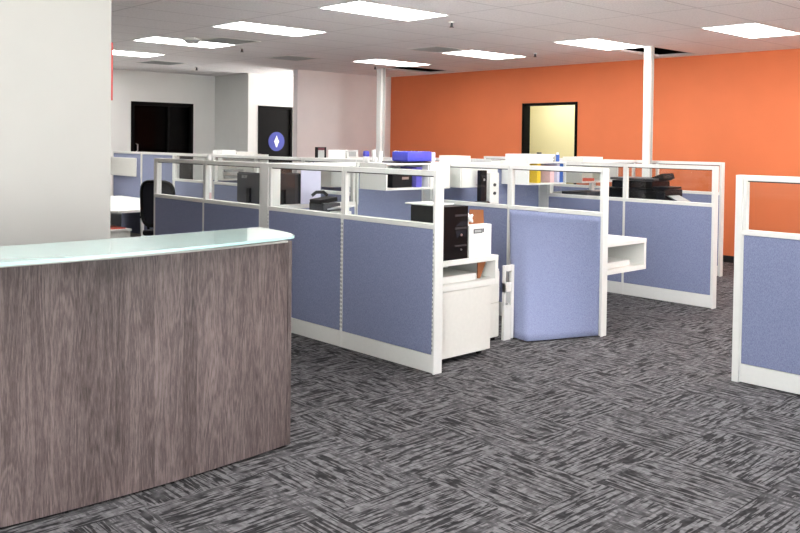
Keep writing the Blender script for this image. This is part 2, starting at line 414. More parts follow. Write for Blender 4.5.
# ------------------------------------------------------------------ ceiling lights
lx = {n: TX(3*n)+.03 for n in range(-3, 5)}
lnames = {}
def ceiling_light(x, y, label, group=None):
    t = thing('ceiling_light', label, 'ceiling light', (x, y, H), 0, group)
    f = MB(); W, Ln = .645, 1.27
    f.box(0, W, 0, .012, -.008, .03); f.box(0, W, Ln-.012, Ln, -.008, .03); f.box(0, .012, .012, Ln-.012, -.008, .03); f.box(W-.012, W, .012, Ln-.012, -.008, .03)
    f.build('frame', 'white', t)
    MB().box(.012, W-.012, .012, Ln-.012, -.004, .0).build('diffuser', 'lamp', t)
    return t
L0 = None
rowA = {-3: 'bright ceiling light panel at the left edge beside the white wall',
        -2: 'bright ceiling light panel beside the round smoke detector',
        -1: 'bright ceiling light panel second from right in the front visible row',
        0: 'large bright ceiling light panel at the top edge, nearest the camera'}
rowB = {-2: 'ceiling light panel beside the slim white pole next to the grey wall',
        -1: 'ceiling light panel above the pale yellow doorway side of the orange wall',
        0: 'ceiling light panel touching the black missing tile by the tall white pole',
        1: 'ceiling light panel at the right edge near the orange wall'}
for row, y, lab in ((0, 5.385, rowA), (1, 9.335, rowB), (2, 1.45, {}), (3, -2.5, {})):
    for n in range(-4, 6):
        x = TX(3*n)+.03
        if row == 1 and n < -2: continue
        if row == 2 and n < 2: continue
        if row == 3 and n < 2: continue
        if row == 0 and n < -4: continue  # leftmost panel of this row is added unseen to brighten the left walls
        if n > 3: continue
        l = lab.get(n, 'ceiling light panel outside the picture')
        g = None if n in lab else 'ceiling lights outside the picture'
        if L0 is None: L0 = ceiling_light(x, y, l, g)
        else:
            o = dup(L0, (x, y, H), 0, l, g)
            if g is None and 'group' in o: del o['group']
LY = ceiling_light(-9.0, 12.5, 'second unseen ceiling light panel added to brighten the yellow room', 'ceiling lights outside the picture')
dup(LY, (-10.6, 12.5, H), 0, 'second unseen ceiling light panel added to brighten the yellow room', 'ceiling lights outside the picture')  # extra panel, unseen, added so the yellow room gets more light
# grey vents
def vent(x, y, w_, d_, label):
    t = thing('ceiling_vent', label, 'vent', (x, y, H))
    f = MB(); f.box(0, w_, 0, .03, -.006, 0); f.box(0, w_, d_-.03, d_, -.006, 0); f.box(0, .03, .03, d_-.03, -.006, 0); f.box(w_-.03, w_, .03, d_-.03, -.006, 0)
    f.build('frame', 'offwhite', t)
    g = MB(); n = 14
    for i in range(n):
        yy = .03+(d_-.06)*(i+.5)/n; g.box(.03, w_-.03, yy-.008, yy+.008, -.005, -.001)
    g.box(.03, w_-.03, .03, d_-.03, -.001, 0)
    g.build('grille', 'grey', t)
vent(-10.64, 6.02+.0, .63, .64, 'grey ceiling vent just behind the light with the smoke detector')
vent(-14.5, 7.0, .66, .66, 'grey ceiling vent above the dark glazed doorway')
vent(-11.95, 8.02, .66, .66, 'grey ceiling vent in front of the recess with the black door')
vent(-9.2, 8.66, .63, .64, 'grey ceiling vent between the rows, left of the orange wall light')
sd = thing('smoke_detector', 'round pale smoke detector hanging beside a ceiling light', 'smoke detector', (-10.42, 5.83, H-.0045))
MB().cyl(0, 0, -.03, 0, .125, n=28).build('base', 'offwhite', sd, True)
MB().cyl(0, 0, -.065, -.03, .085, .11, n=28).build('sensor_cap', 'grey', sd, True)
for x, y, l in ((-14.45, 8.19, 'tiny sprinkler head on the ceiling in front of the left recess'), (-10.96, 6.96, 'small dark sprinkler head below the second ceiling light'),
                (-6.77, 7.07, 'small dark sprinkler head at the top middle of the ceiling'), (-8.11, 10.29, 'small dark sprinkler head between two lights near the orange wall'),
                (-11.65, 10.19, 'tiny sprinkler head beside the ceiling light near the grey wall')):
    t = thing('sprinkler_head', l, 'sprinkler', (x, y, H))
    MB().cyl(0, 0, -.012, 0, .035, n=14).build('escutcheon', 'white', t, True)
    MB().cyl(0, 0, -.055, -.012, .018, .012, n=12).cyl(0, 0, -.06, -.055, .026, n=12).build('nozzle', 'darkgrey', t, True)
# power poles up to the holes
def pole(x, y, s, z0, label):
    t = thing('power_pole', label, 'pole', (x, y, z0))
    MB().box(-s/2, s/2, -s/2, s/2, 0, H+.5-z0, .004).build('column', 'white', t)
    MB().box(s/2, s/2+.006, -s*.12, s*.3, .02, H+.4-z0).build('cover_strip', 'grey', t)
pole(-6.37, 10.60, .10, 0, 'tall white power pole in front of the orange wall')
pole(-12.03, 10.68, .12, 0, 'slimmer white power pole beside the grey wall corner')

# ------------------------------------------------------------------ cubicle partitions
TH = .075; PH = 1.5
MODS = {}
def partition(x, y, L, rz, label, group=None, style='glass', slots=False, kick=True, front=True):
    """one module; local x along it, front face at local y=0, thickness towards +y"""
    key = (round(L, 3), style, slots, kick)
    if key in MODS: return dup(MODS[key], (x, y, 0), rz, label, group)
    t = thing('cubicle_partition', label, 'partition', (x, y, 0), rz, group)
    MODS[key] = t
    e = .012
    for x0 in (0, L-e):
        u = MB().box(x0, x0+e, .0, TH, .008, 1.075, .0015).build('upright', 'white', t)
        if slots:
            s = MB(); z = .17
            while z < 1.04:
                s.box(x0+e/2-.0025, x0+e/2+.0025, -.0008, .002, z, z+.018); z += .034
            s.build('slot_row', 'darkgrey', u)
    if kick: MB().box(e, L-e, .002, TH-.002, .008, .14, .003).build('kick_plate', 'white', t)
    zb = .142 if kick else .02
    if style == 'solid':
        MB().box(e, L-e, .003, TH-.003, zb, 1.462, .006).build('fabric_panel', 'fabric', t)
        MB().box(0, L, 0, TH, 1.464, PH, .004).box(0, .02, 0, TH, 1.076, 1.464).box(L-.02, L, 0, TH, 1.076, 1.464).build('top_rail', 'white', t)
    else:
        if style == 'glass': MB().box(e, L-e, .003, TH-.003, zb, 1.068, .006).build('fabric_panel', 'fabric', t)
        s = .024
        fr = MB()
        fr.box(0, L, 0, TH, 1.461, PH, .003); fr.box(0, L, 0, TH, 1.07, 1.106, .003)
        fr.box(0, s, .012, TH-.018, 1.106, 1.461, .002); fr.box(L-s, L, .012, TH-.018, 1.106, 1.461, .002)
        f = fr.build('window_frame', 'white', t)
        MB().box(s-.003, L-s+.003, TH/2-.003, TH/2+.003, 1.104, 1.463).build('glass_pane', 'glass', f)
        MB().box(s, L-s, TH/2-.009, TH/2+.009, 1.452, 1.461).build('glazing_strip', 'darkgrey', f)
    return t
def post(x0, x1, y0, y1, label, group=None, h=PH):
    t = tag(MB().box(x0, x1, y0, y1, .0, h, .004).build('partition_post', 'white'), label, 'post', group)
    return t
R90 = PI/2
AY, BY, CY, DY = 4.454, 6.479, 8.50, 10.70
AE, BE, CE, DE = -4.405, -4.32, -4.312, -5.335
SXF = -6.585                                  # front of the spine (faces +x)
# row A
partition(-5.483, AY, 1.068, 0, 'front cubicle partition with glass top whose free end stands beside the white storage unit', slots=True)
partition(-6.56, AY, 1.073, 0, 'front cubicle partition with glass top just right of the wide grey corner post', slots=True)
partition(-7.715, AY, 1.022, 0, 'shaded dark blue cubicle partition just left of the wide corner post, behind the desk end')
partition(-8.765, AY, 1.048, 0, 'shaded dark blue cubicle partition leftmost in the front row, before the black chair')
post(-4.414, -4.402, AY, AY+.088, 'white end post of the front cubicle row beside the storage unit')
post(-6.69, -6.563, AY, AY+.14, 'wide white corner post in the front cubicle row')
post(-8.78, -8.767, AY, AY+.088, 'shaded end post at the left end of the front cubicle row')
# row B
bpart = MB()
def flap_panel():
    L = 1.07
    t = thing('cubicle_partition', 'cubicle partition with fabric flared down to the carpet, behind the black computer tower', 'partition', (-5.403, BY, 0))
    for x0 in (0, L-.012): MB().box(x0, x0+.012, 0, TH, .008, 1.075, .0015).build('upright', 'white', t)
    MB().box(.012, L-.012, .012, TH-.002, .008, .14).build('kick_plate', 'white', t)
    fr = MB(); s = .03
    fr.box(0, L, 0, TH, 1.461, PH, .003); fr.box(0, L, 0, TH, 1.07, 1.106, .003)
    fr.box(0, s, .012, TH-.018, 1.106, 1.461, .002); fr.box(L-s, L, .012, TH-.018, 1.106, 1.461, .002)
    f = fr.build('window_frame', 'white', t)
    MB().box(s-.003, L-s+.003, TH/2-.003, TH/2+.003, 1.104, 1.463).build('glass_pane', 'glass', f)
    MB().box(s, L-s, TH/2-.009, TH/2+.009, 1.452, 1.461).build('glazing_strip', 'darkgrey', f)
    # fabric: a sheet of some thickness, flared out towards the floor on its left half
    bm = bmesh.new(); nx, nz = 24, 20; g = []
    bot = [(-5.391, 6.10), (-4.771, 5.85), (-4.60, 5.80), (-4.533, 6.166), (-4.345, 6.47)]
    def bottom(u):
        # u 0..1 -> floor point
        if u < .18: k = u/.18; a, c = (-4.785, 5.83), (-4.60, 5.795)
        else: k = (u-.18)/.82; a, c = (-4.60, 5.795), (-4.345, 6.474)
        return a[0]+(c[0]-a[0])*k, a[1]+(c[1]-a[1])*k
    for j in range(nz+1):
        v = j/nz; z = 1.066*(1-v)+.012*v; row = []
        fz = ((1.066-z)/1.054)**1.35
        for i in range(nx+1):
            u = i/nx
            xt = -5.391+u*(1.046)
            xb, yb = bottom(u)
            row.append(bm.verts.new((xt*(1-fz)+xb*fz+5.403, (.003)*(1-fz)+(yb-BY)*fz, z)))
        g.append(row)
    for j in range(nz):
        for i in range(nx): bm.faces.new((g[j][i], g[j+1][i], g[j+1][i+1], g[j][i+1]))
    bmesh.ops.recalc_face_normals(bm, faces=bm.faces[:])
    me = bpy.data.meshes.new('fabric_panel'); bm.to_mesh(me); bm.free(); me.materials.append(M['fabric'])
    o = bpy.data.objects.new('fabric_panel', me); C.objects.link(o); o.parent = t
    for p in me.polygons: p.use_smooth = True
    so = o.modifiers.new('thick', 'SOLIDIFY'); so.thickness = .006; so.offset = 0
    return t
flap_panel()
partition(-6.48, BY, 1.073, 0, 'second-row partition behind the white box on the storage unit, fabric below glass', slots=False)
partition(-7.72, BY, 1.06, 0, 'second-row partition under the purple and black boxes, seen through front glass')
partition(-8.79, BY, 1.06, 0, 'second-row partition seen through the glass beside the lavender sheet')
partition(-9.86, BY, 1.06, 0, 'second-row partition behind the black monitor with lettering')
partition(-10.93, BY, 1.06, 0, 'second-row partition behind the white rolled paper tube')
partition(-12.10, BY, 1.06, 0, 'second-row partition with glass top right behind the black chair')
partition(-13.20, BY, 1.06, 0, 'full-height lavender fabric partition beside the pale board, left of the chair', style='solid')
partition(-14.28, BY, 1.06, 0, 'full-height lavender fabric partition at the edge of the white wall', style='solid')
post(BE-.011, BE+.0, BY, BY+.085, 'white end post of the second cubicle row nearest the open carpet')
post(-6.66, -6.483, BY, BY+.12, 'white junction post in the second row behind the blue package')
post(-12.14, -12.10, BY, BY+.09, 'white post beside the full-height lavender partition')
# row C
partition(-5.395, CY, 1.068, 0, 'third-row partition with glass top in front of the black printer', slots=False)
partition(-6.47, CY, 1.073, 0, 'third-row partition partly hidden behind the open white shelf unit')
partition(-7.76, CY, 1.06, 0, 'third-row partition seen between overhead bins', group='far partitions hidden behind bins')
partition(-8.83, CY, 1.06, 0, 'third-row partition seen between overhead bins', group='far partitions hidden behind bins')
post(-4.326, CE, CY, CY+.088, 'white end post of the third cubicle row before the orange wall')
post(-6.68, -6.472, CY, CY+.12, 'white junction post in the third row behind the yellow binder')
# row D
partition(-6.305, DY, .955, 0, 'rearmost partition with glass top near the orange wall')
partition(-7.33, DY, 1.06, 0, 'rearmost partition left of the tall white power pole')
partition(-8.40, DY, 1.06, 0, 'rearmost partition below the pale yellow doorway')
partition(-9.47, DY, 1.06, 0, 'rearmost partition left of the pale yellow doorway')
post(-5.347, DE, DY, DY+.085, 'white end post of the rearmost cubicle row')
# spines (face +x)
Ls = 1.93/2
partition(SXF, AY+.14, .93, R90, 'spine partition behind the front row with a lavender sheet on its glass')
partition(SXF, AY+.14+.945, .93, R90, 'spine partition carrying the open overhead bin with the black box', style='solid')
partition(SXF, BY+.125, .935, R90, 'spine partition behind the second row, under the closed white bin', style='solid')
partition(SXF, BY+.125+.95, .935, R90, 'spine partition carrying the bin with yellow and blue binders', style='solid')
partition(SXF, CY+.125, 1.02, R90, 'spine partition behind the third row near the black printer')
partition(SXF, CY+.125+1.03, 1.02, R90, 'spine partition next to the tall white power pole')
partition(-8.7, BY+.08, .95, R90, 'left spine partition carrying the grey bin with the dark framed picture on top', style='solid')
partition(-8.7, BY+.08+.96, .95, R90, 'left spine partition behind the grey bin', style='solid')
partition(-11.25, BY+.08, .95, R90, 'spine partition carrying the white open shelf bin on the left', style='solid')
# right foreground partition
partition(-2.83, 6.0, 1.07, 0, 'near blue cubicle partition standing alone at the right edge', slots=False)
post(-2.885, -2.832, 6.0, 6.075, 'white end post of the lone partition at the right edge')
partition(-1.755, 6.0, 1.07, 0, 'cubicle partition beyond the right edge of the picture')

# ------------------------------------------------------------------ reception desk
def desk():
    t = thing('reception_desk', 'curved grey-brown wood grain reception desk with a teal glass counter', 'desk', (-3.83, 1.8, 0))
    ox, oy = -3.83, 1.8
    fx = lambda y: .004-.075*(y-1.88)**2-.0*(y)
    y0, y1 = .3, 2.775
    n = 48
    ys = [y0+(y1-y0)*i/n for i in range(n+1)]
    out = [(fx(y), y-oy) for y in ys]
    inn = [(fx(y)-.032, y-oy) for y in ys][::-1]
    MB().poly(out+inn, .012, 1.142).build('front_panel', 'wood', t, True)
    MB().poly([(a+.001, b) for a, b in out]+[(a-.012, b) for a, b in inn], 1.1425, 1.152).build('top_edge_strip', 'gap', t)
    MB().poly([(a-.02, b) for a, b in out]+inn, .0, .012).build('plinth', 'black', t)
    e = fx(y1)
    MB().box(-.80, e+.004, y1-oy+.0005, y1-oy+.0255, .012, 1.15, .002).build('side_panel', 'wood', t)
    MB().box(-.80, -.80+.75, y0-oy-.03, y0-oy-.0005, .012, 1.15, .002).build('side_panel', 'wood', t)
    MB().box(-.80, -.10, y0-oy, y1-oy, .71, .74, .002).build('worktop', 'white2', t)
    # glass counter
    gx = lambda y: .25-.090*(y-1.5)**2
    ys = [.25+(2.66-.25)*i/n for i in range(n+1)]
    pts = [(gx(y), y-oy) for y in ys]
    pts += [(.118, .888), (.098, .908), (.06, .928), (0, .95), (-.12, .975), (-.36, 1.005), (-.375, 1.0)]
    ysb = [2.79-(2.79-.25)*i/n for i in range(1, n+1)]
    pts += [(-.38+.07*math.sin((2.79-y)/2.54*PI), y-oy) for y in ysb]
    g = MB().poly(pts, 1.186, 1.200).build('glass_counter', 'counter', t)
    for y in (.6, 1.3, 2.0, 2.62):
        MB().cyl(fx(y)-.05, y-oy, 1.15, 1.186, .018, n=18).build('standoff', 'chrome', t, True)
desk()

# ------------------------------------------------------------------ cubicle furniture
def storage_unit(loc, W, Dp, label, lower=True):
    """front faces +x at local x=0; y from 0 to W; body towards -x"""
    t = thing('storage_unit' if lower else 'shelf_unit', label, 'storage unit' if lower else 'shelf unit', loc)
    zt, zb = .80, .565 if lower else .50
    MB().box(-Dp, 0, 0, W, zt-.042, zt, .003).build('top_board', 'white2', t)
    s = MB()
    s.box(-Dp, -.002, 0, .03, zb, zt-.042, .002); s.box(-Dp, -.002, W-.035, W, zb, zt-.042, .002)
    s.box(-Dp, -.002, .03, W-.035, zb, zb+.045, .002)
    if lower: s.box(-Dp, -Dp+.018, .03, W-.035, zb+.045, zt-.042)
    s.build('shelf_frame', 'white2', t)
    MB().box(-Dp+.05, -.06, .06, W-.20, zb+.046, zb+.10, .003).build('shelf_tray', 'white', t)
    if lower:
        MB().box(-Dp, -.012, .0, W-.075, .045, zb-.004, .003).build('cabinet_body', 'offwhite', t)
        MB().box(-.011, -.002, .004, W-.14, .047, zb-.008, .002).build('door_panel', 'offwhite', t)
        for a, b in ((-.08, .07), (-.08, W-.14), (-Dp+.08, .07), (-Dp+.08, W-.14)):
            MB().cyl(a, .0255, b-.012, b+.012, .025, n=18, axis='y').cyl(a, b, .04, .05, .012, n=8).build('caster', 'black', t, True)
    return t
storage_unit((-4.545, 4.575, 0), .76, .55, 'white storage unit with open shelf and lower cabinet at the front row end')
su = storage_unit((-4.475, 6.60, 0), .865, .55, 'white open shelf unit jutting out behind the second row end post', lower=False)
MB().box(-.5, -.04, .1, .13, 0, .5, .003).build('support_leg', 'white', su)
# slotted support and the white pedestal beside it
sp = thing('slotted_support', 'white slotted upright panel standing beside the flared fabric partition', 'desk support', (-4.78, 5.70, 0))
o = MB()
o.box(-.03, 0, .09, .125, .0, .65, .002); o.box(-.03, -.004, 0, .09, .0, .30, .001); o.box(-.03, -.004, 0, .09, .42, .50, .001); o.box(-.03, -.004, 0, .09, .60, .65, .001)
o.box(-.03, -.004, 0, .02, .30, .60, .001)
o.build('upright_plate', 'white', sp)
MB().box(-.03, -.012, .02, .09, .32, .42, .001).build('slot_insert', 'grey', sp)
MB().box(-.06, .01, .09, .125, -.0, .008, .001).build('foot', 'black', sp)
pd = thing('pedestal_cabinet', 'white pedestal cabinet in shade behind the storage unit', 'cabinet', (-4.83, 5.40, 0))
MB().box(-.5, -.01, 0, .29, .03, .62, .003).build('body', 'offwhite', pd)
MB().box(-.01, 0, .005, .285, .04, .33, .002).build('door', 'offwhite', pd)
MB().box(-.01, 0, .005, .285, .34, .60, .002).build('drawer', 'offwhite', pd)
MB().box(-.48, -.03, .02, .27, 0, .03).build('base', 'black', pd)
def worksurface(x0, x1, y0, y1, label, group=None):
    t = thing('worksurface', label, 'desk', (x0, y0, 0), 0, group)
    L, Wd = x1-x0, y1-y0
    MB().box(0, L, 0, Wd, .73, .76, .004).build('desktop', 'white2', t)
    for a, b in ((.05, .05), (L-.09, .05), (.05, Wd-.09), (L-.09, Wd-.09)):
        MB().box(a, a+.04, b, b+.04, 0, .73, .002).build('leg', 'white', t)
    return t
worksurface(-6.55, -5.12, 4.60, 5.18, 'white work surface along the front row inside the first cubicle')
worksurface(-6.55, -5.9, 5.22, 6.40, 'white work surface below the overhead bin with black box')
worksurface(-6.55, -5.05, 6.62, 7.20, 'white work surface along the second row inside the middle cubicle')
worksurface(-6.55, -4.85, 8.64, 9.24, 'white work surface holding the black printer')
worksurface(-8.72, -6.72, 4.60, 5.20, 'white work surface holding the two black monitors')

# black tower, white box and friends on the storage unit
t = thing('computer_tower', 'black computer tower standing on the white storage unit', 'computer', (-4.56, 4.695, .80))
MB().box(-.36, -.012, 0, .285, 0, .415, .008).build('case', 'black', t)
MB().box(-.012, 0, .0, .285, .0, .415, .006).build('front_bezel', 'gloss', t)
for a_, c_ in ((.335, .35), (.235, .25), (.10, .112)): MB().box(0, .006, .135, .265, a_, c_, .002).build('drive_slot', 'darkgrey', t)
b_ = MB(); b_.poly([(.14, .26), (.20, .30), (.262, .29), (.262, .262)], 0, .004, plane='yz').poly([(.14, .225), (.262, .225), (.25, .17), (.2, .19), (.16, .17)], 0, .003, plane='yz')
b_.build('vent_panel', 'mesh', t)
for a_, r_ in ((.19, .01), (.075, .007)): MB().cyl(.205, a_, 0, .008, r_, n=12, axis='x').build('button', 'chrome', t)
sh = tag(MB().box(-.27, .02, -.02, .24, 0, .012, .003).build('tray', 'paper'), 'thin white tray lying on top of the black computer tower', 'tray')
sh.location = (-4.70, 4.70, 1.216)
t = thing('carton', 'white open carton with brown lid beside the black computer tower', 'box', (-4.56, 4.995, .80))
MB().box(-.24, 0, 0, .265, 0, .255, .004).build('body', 'paper', t)
MB().poly([(.085, .2555), (.262, .2555), (.255, .365), (.09, .375)], -.085, -.08, plane='yz').build('lid_flap', 'kraft', t)
MB().box(0, .0015, .05, .15, .19, .225).box(0, .0015, .155, .17, .195, .225).build('label_bar', 'darkgrey', t)
MB().box(.0015, .0025, .06, .14, .197, .218).build('label_window', 'grey', t)
bm = bmesh.new(); bmesh.ops.create_icosphere(bm, subdivisions=3, radius=.040)
for v in bm.verts:
    v.co *= 1+.35*math.sin(v.co.x*120+v.co.y*75)*math.cos(v.co.z*95); v.co.z *= 1.0
me = bpy.data.meshes.new('crumpled_bag'); bm.to_mesh(me); bm.free(); me.materials.append(M['paper'])
o = bpy.data.objects.new('crumpled_bag', me); C.objects.link(o); o.location = (-4.605, 5.032, 1.11)
tag(o, 'crumpled white plastic bag resting on the white carton', 'bag')
t = tag(MB().poly([(0, 0), (.03, 0), (.10, .135), (0, .14)], -.01, 0, plane='yz').build('envelope', 'kraft'), 'brown card wedge standing inside the open shelf of the storage unit', 'card')
t.location = (-4.62, 5.17, .615)

# ------------------------------------------------------------------ overhead bins
def overhead_bin(loc, Ly, Dp, z0, z1, open_from, open_to, label, name='overhead_bin'):
    """on a spine; back at local x=0, front at +Dp; open between open_from..open_to"""
    t = thing(name, label, 'overhead bin', (loc[0], loc[1], z0))
    h = z1-z0; k = .018
    s = MB()
    s.box(0, Dp, 0, k, 0, h, .002); s.box(0, Dp, Ly-k, Ly, 0, h, .002); s.box(0, Dp, k, Ly-k, 0, k); s.box(0, Dp, k, Ly-k, h-k, h); s.box(0, k, k, Ly-k, k, h-k)
    s.build('shell', 'white2', t)
    if open_from > .05 or open_to < Ly-.05:
        a, b = (open_to, Ly-k) if open_to < Ly-.05 else (k, open_from)
        d = MB().box(Dp-.016, Dp+.004, a, b, .004, h-.004, .003).build('door', 'white2', t)
        MB().box(Dp+.004, Dp+.014, (a+b)/2-.06, (a+b)/2+.06, .02, .03, .002).build('handle', 'grey', d)
        MB().box(k, Dp-.02, (open_to if open_to < Ly-.05 else open_from)-.008, (open_to if open_to < Ly-.05 else open_from)+.008, k, h-k).build('divider', 'white2', t)
    return t
BX = SXF+.001
overhead_bin((BX, 5.57), .895, .40, 1.235, 1.50, .0, .60, 'white overhead bin, half open, holding the black box and purple carton')
overhead_bin((BX, 6.62), .66, .40, 1.235, 1.50, .66, .66, 'closed white overhead bin just behind the second-row rail') if False else overhead_bin((BX, 6.62), .60, .40, 1.235, 1.50, .0, .02, 'closed white overhead bin just behind the second-row rail')
overhead_bin((BX, 7.76), .72, .40, 1.235, 1.50, .0, .72, 'white overhead bin holding the yellow and blue binders')
overhead_bin((BX, 8.80), .80, .40, 1.235, 1.50, .0, .80, 'white overhead bin behind the third row, red card inside')
overhead_bin((-8.699, 6.60), .86, .36, 1.14, 1.50, .0, .02, 'grey-white closed overhead bin below the grey box and framed picture')
overhead_bin((-11.249, 6.60), .80, .36, 1.12, 1.50, .0, .80, 'white open shelf bin behind the rolled paper tube')
def item_box(name, x0, x1, y0, y1, z0, z1, mat, label, cat, b=.003, group=None):
    return tag(MB().box(x0, x1, y0, y1, z0, z1, b).build(name, mat), label, cat, group)
zb = 1.2535
# inside bin 1
t = thing('storage_box', 'black box with silver label inside the open overhead bin', 'box', (-6.50, 5.74, zb))
MB().box(0, .22, 0, .27, 0, .19, .004).build('body', 'black', t)
MB().box(.22, .222, .13, .22, .08, .105).build('label_plate', 'chrome', t)
item_box('paper_stack', -6.5, -6.3, 5.605, 5.69, zb, zb+.15, 'grey', 'short grey stack at the left end of the open overhead bin', 'papers')
item_box('box_file', -6.48, -6.24, 6.03, 6.11, zb, zb+.205, 'purple', 'violet-blue box file standing inside the open overhead bin', 'box file')
# on bin 1
zt = 1.5005
t = thing('plastic_package', 'glossy blue plastic package lying on the open overhead bin', 'package', (-6.44, 5.87, zt+.014))
MB().box(0, .24, 0, .34, 0, .105, .02).build('bag', 'blue', t, True)
MB().box(.06, .241, .341, .39, 0, .095, .006).build('end_label', 'lav', t)
tag(MB().box(0, .34, 0, .42, 0, .012, .003).build('tray', 'black'), 'flat black tray underneath the blue package', 'tray').location = (-6.52, 5.76, zt)
t = thing('spray_bottle', 'white bottle with blue cap at the left end of the overhead bin', 'bottle', (-6.54, 5.615, zt))
MB().cyl(0, 0, 0, .06, .034, n=20, b=.004).build('body', 'paper', t, True)
MB().cyl(0, 0, .06, .115, .031, .029, n=20, b=.004).build('cap', 'blue', t, True)
for k, (yy, hh, lean, lb) in enumerate(((-6.43, .125, .1, 'white paper roll leaning next to the blue-capped bottle'), (-6.35, .115, -.12, 'shorter white paper roll beside the blue package'))):
    tag(MB().cyl(0, 0, 0, hh, .021, n=16, rot=Matrix.Rotation(lean, 4, 'X')).build('paper_roll', 'paper', None, True), lb, 'paper roll').location = (yy, 5.63, zt+.003)
# on closed bin (2a)
item_box('paper_box', -6.52, -6.26, 6.64, 6.86, zt, zt+.07, 'offwhite', 'flat off-white box on the closed overhead bin', 'box')
item_box('document_tray', -6.50, -6.24, 6.92, 7.18, zt, zt+.035, 'grey', 'low grey document tray on the closed overhead bin', 'tray')
# inside and on bin 2
item_box('ring_binder', -6.36, -6.21, 7.96, 8.02, zb, zb+.225, 'yellow', 'yellow ring binder standing in the far overhead bin', 'binder')
item_box('ring_binder', -6.40, -6.21, 8.395, 8.455, zb, zb+.225, 'binder_blue', 'blue ring binder standing in the far overhead bin', 'binder')
item_box('ring_binder', -6.40, -6.21, 8.335, 8.385, zb, zb+.22, 'lav', 'pale lavender ring binder just left of the blue one', 'binder')
item_box('ring_binder', -6.42, -6.24, 8.24, 8.32, zb, zb+.20, 'pink', 'pale pink ring binder between yellow and lavender ones', 'binder')
t = thing('paper_stack', 'white stack of papers lying on the binder bin before the doorway', 'papers', (-6.54, 7.50+.27, zt))
for k in range(5):
    MB().box(.0, .34, .0, .48, k*.018, k*.018+.0175, .002, rot=Matrix.Rotation(.03*(-1)**k, 4, 'Z')).build('sheaf', 'paper', t)
t = thing('tape_roll', 'small dark ring sitting on the paper stack', 'tape roll', (-6.30, 8.10, zt+.0905))
MB().cyl(0, 0, 0, .02, .03, n=18).build('roll', 'darkgrey', t, True)
for (yy, mt, hh, lb) in ((8.30, 'paleyellow', .06, 'small pale yellow jar on the binder bin'), (8.36, 'grey', .09, 'small grey bottle on the binder bin'), (8.43, 'binder_blue', .11, 'small blue bottle on the end of the binder bin')):
    j = thing('desk_bottle', lb, 'bottle', (-6.28, yy, zt))
    MB().cyl(0, 0, 0, hh*.75, .024, n=14).build('body', mt, j, True)
    MB().cyl(0, 0, hh*.75, hh, .014, n=12).build('cap', 'paper', j, True)
item_box('card_folder', -6.5, -6.22, 8.85, 9.12, zb, zb+.035, 'redcard', 'red card folder lying in the bin behind the third row', 'folder')
item_box('paper_box', -6.52, -6.22, 8.86, 9.30, zt, zt+.055, 'offwhite', 'low off-white box on the bin behind the third row', 'box')
# on the -8.7 bin
t = thing('picture_frame', 'dark framed picture with maroon top standing on the grey bin', 'picture frame', (-8.665, 6.602, 1.5005))
MB().box(-.02, .02, 0, .022, 0, .135, .002).box(-.02, .02, .022, .15, .128, .135).box(-.02, .02, .13, .15, 0, .135, .002).build('frame', 'black', t)
MB().box(-.012, .012, .022, .13, .095, .135, .001).build('header', 'maroon', t)
MB().box(-.010, .010, .022, .13, 0, .095, .001).build('picture', 'grey', t)
for k in range(3): item_box('file_box', -8.62, -8.42, 6.765, 6.885, 1.5005+k*.034, 1.5005+k*.034+.033, 'paper', ('lowest', 'middle', 'topmost')[k]+' of three flat white boxes right of the framed picture', 'box')
t = thing('desktop_device', 'small pale grey boxed device with white border on the grey bin', 'device', (-8.62, 6.90, 1.5005))
MB().box(0, .22, 0, .18, 0, .10, .006).build('housing', 'white', t)
MB().box(.22, .225, .02, .14, .02, .08, .002).build('grille', 'grey', t)
# on and in the -10.95 bin
item_box('carton', -11.2, -10.93, 6.62, 6.85, 1.5005, 1.565, 'paper', 'white carton on top of the white open shelf bin', 'box')
item_box('carton', -11.2, -10.94, 6.87, 7.16, 1.5005, 1.54, 'offwhite', 'lower off-white carton beside the white carton on the left bin', 'box')
for k in range(2): item_box('letter_tray', -11.18, -10.92, 6.66, 6.98, 1.145+k*.1, 1.18+k*.1, 'grey', ('lower', 'upper')[k]+' grey letter tray inside the white open shelf bin', 'tray')

# ------------------------------------------------------------------ things on the monitor desk (behind the shaded part of row A)
def monitor(loc, rz, W, Hh, z, label, name='computer_monitor'):
    t = thing(name, label, 'monitor', loc, rz)
    MB().box(-W/2, W/2, -.018, .0, z, z+Hh, .006).build('screen', 'gloss', t)
    MB().box(-W/2+.004, W/2-.004, -.034, -.0185, z+.01, z+Hh-.008, .006).build('rear_cover', 'darkgrey', t)
    MB().box(-.03, .03, -.06, -.0345, .02, z+Hh*.5, .004).build('stand', 'black', t)
    MB().box(-.12, .12, -.14, .06, 0, .018, .006).build('foot', 'black', t)
    return t
m1 = monitor((-7.54, 4.93, .761), 0, .50, .32, .295, 'black monitor seen from behind, left of the wide corner post')
def letters(parent):
    cu = bpy.data.curves.new('lettering', 'FONT'); cu.body = 'acer'; cu.size = .062; cu.extrude = .001; cu.align_x = 'CENTER'
    o = bpy.data.objects.new('tmp', cu); C.objects.link(o)
    dg = bpy.context.evaluated_depsgraph_get(); me = bpy.data.meshes.new_from_object(o.evaluated_get(dg))
    C.objects.unlink(o); bpy.data.objects.remove(o)
    me.materials.clear(); me.materials.append(M['grey'])
    q = bpy.data.objects.new('lettering', me); C.objects.link(q); q.parent = parent
    q.rotation_euler = (PI/2, 0, 0); q.location = (-.10, -.0355, .555)
letters(m1)
monitor((-6.93, 4.93, .761), 0, .46, .33, .305, 'black monitor seen from behind, right of the wide corner post')
t = tag(MB().box(0, .006, 0, .235, 0, .335, .001).build('paper_sheet', 'lav'), 'large lavender sheet hung on the spine glass beside the black monitor', 'sheet'); t.location = (-6.576, 4.835, 1.108)
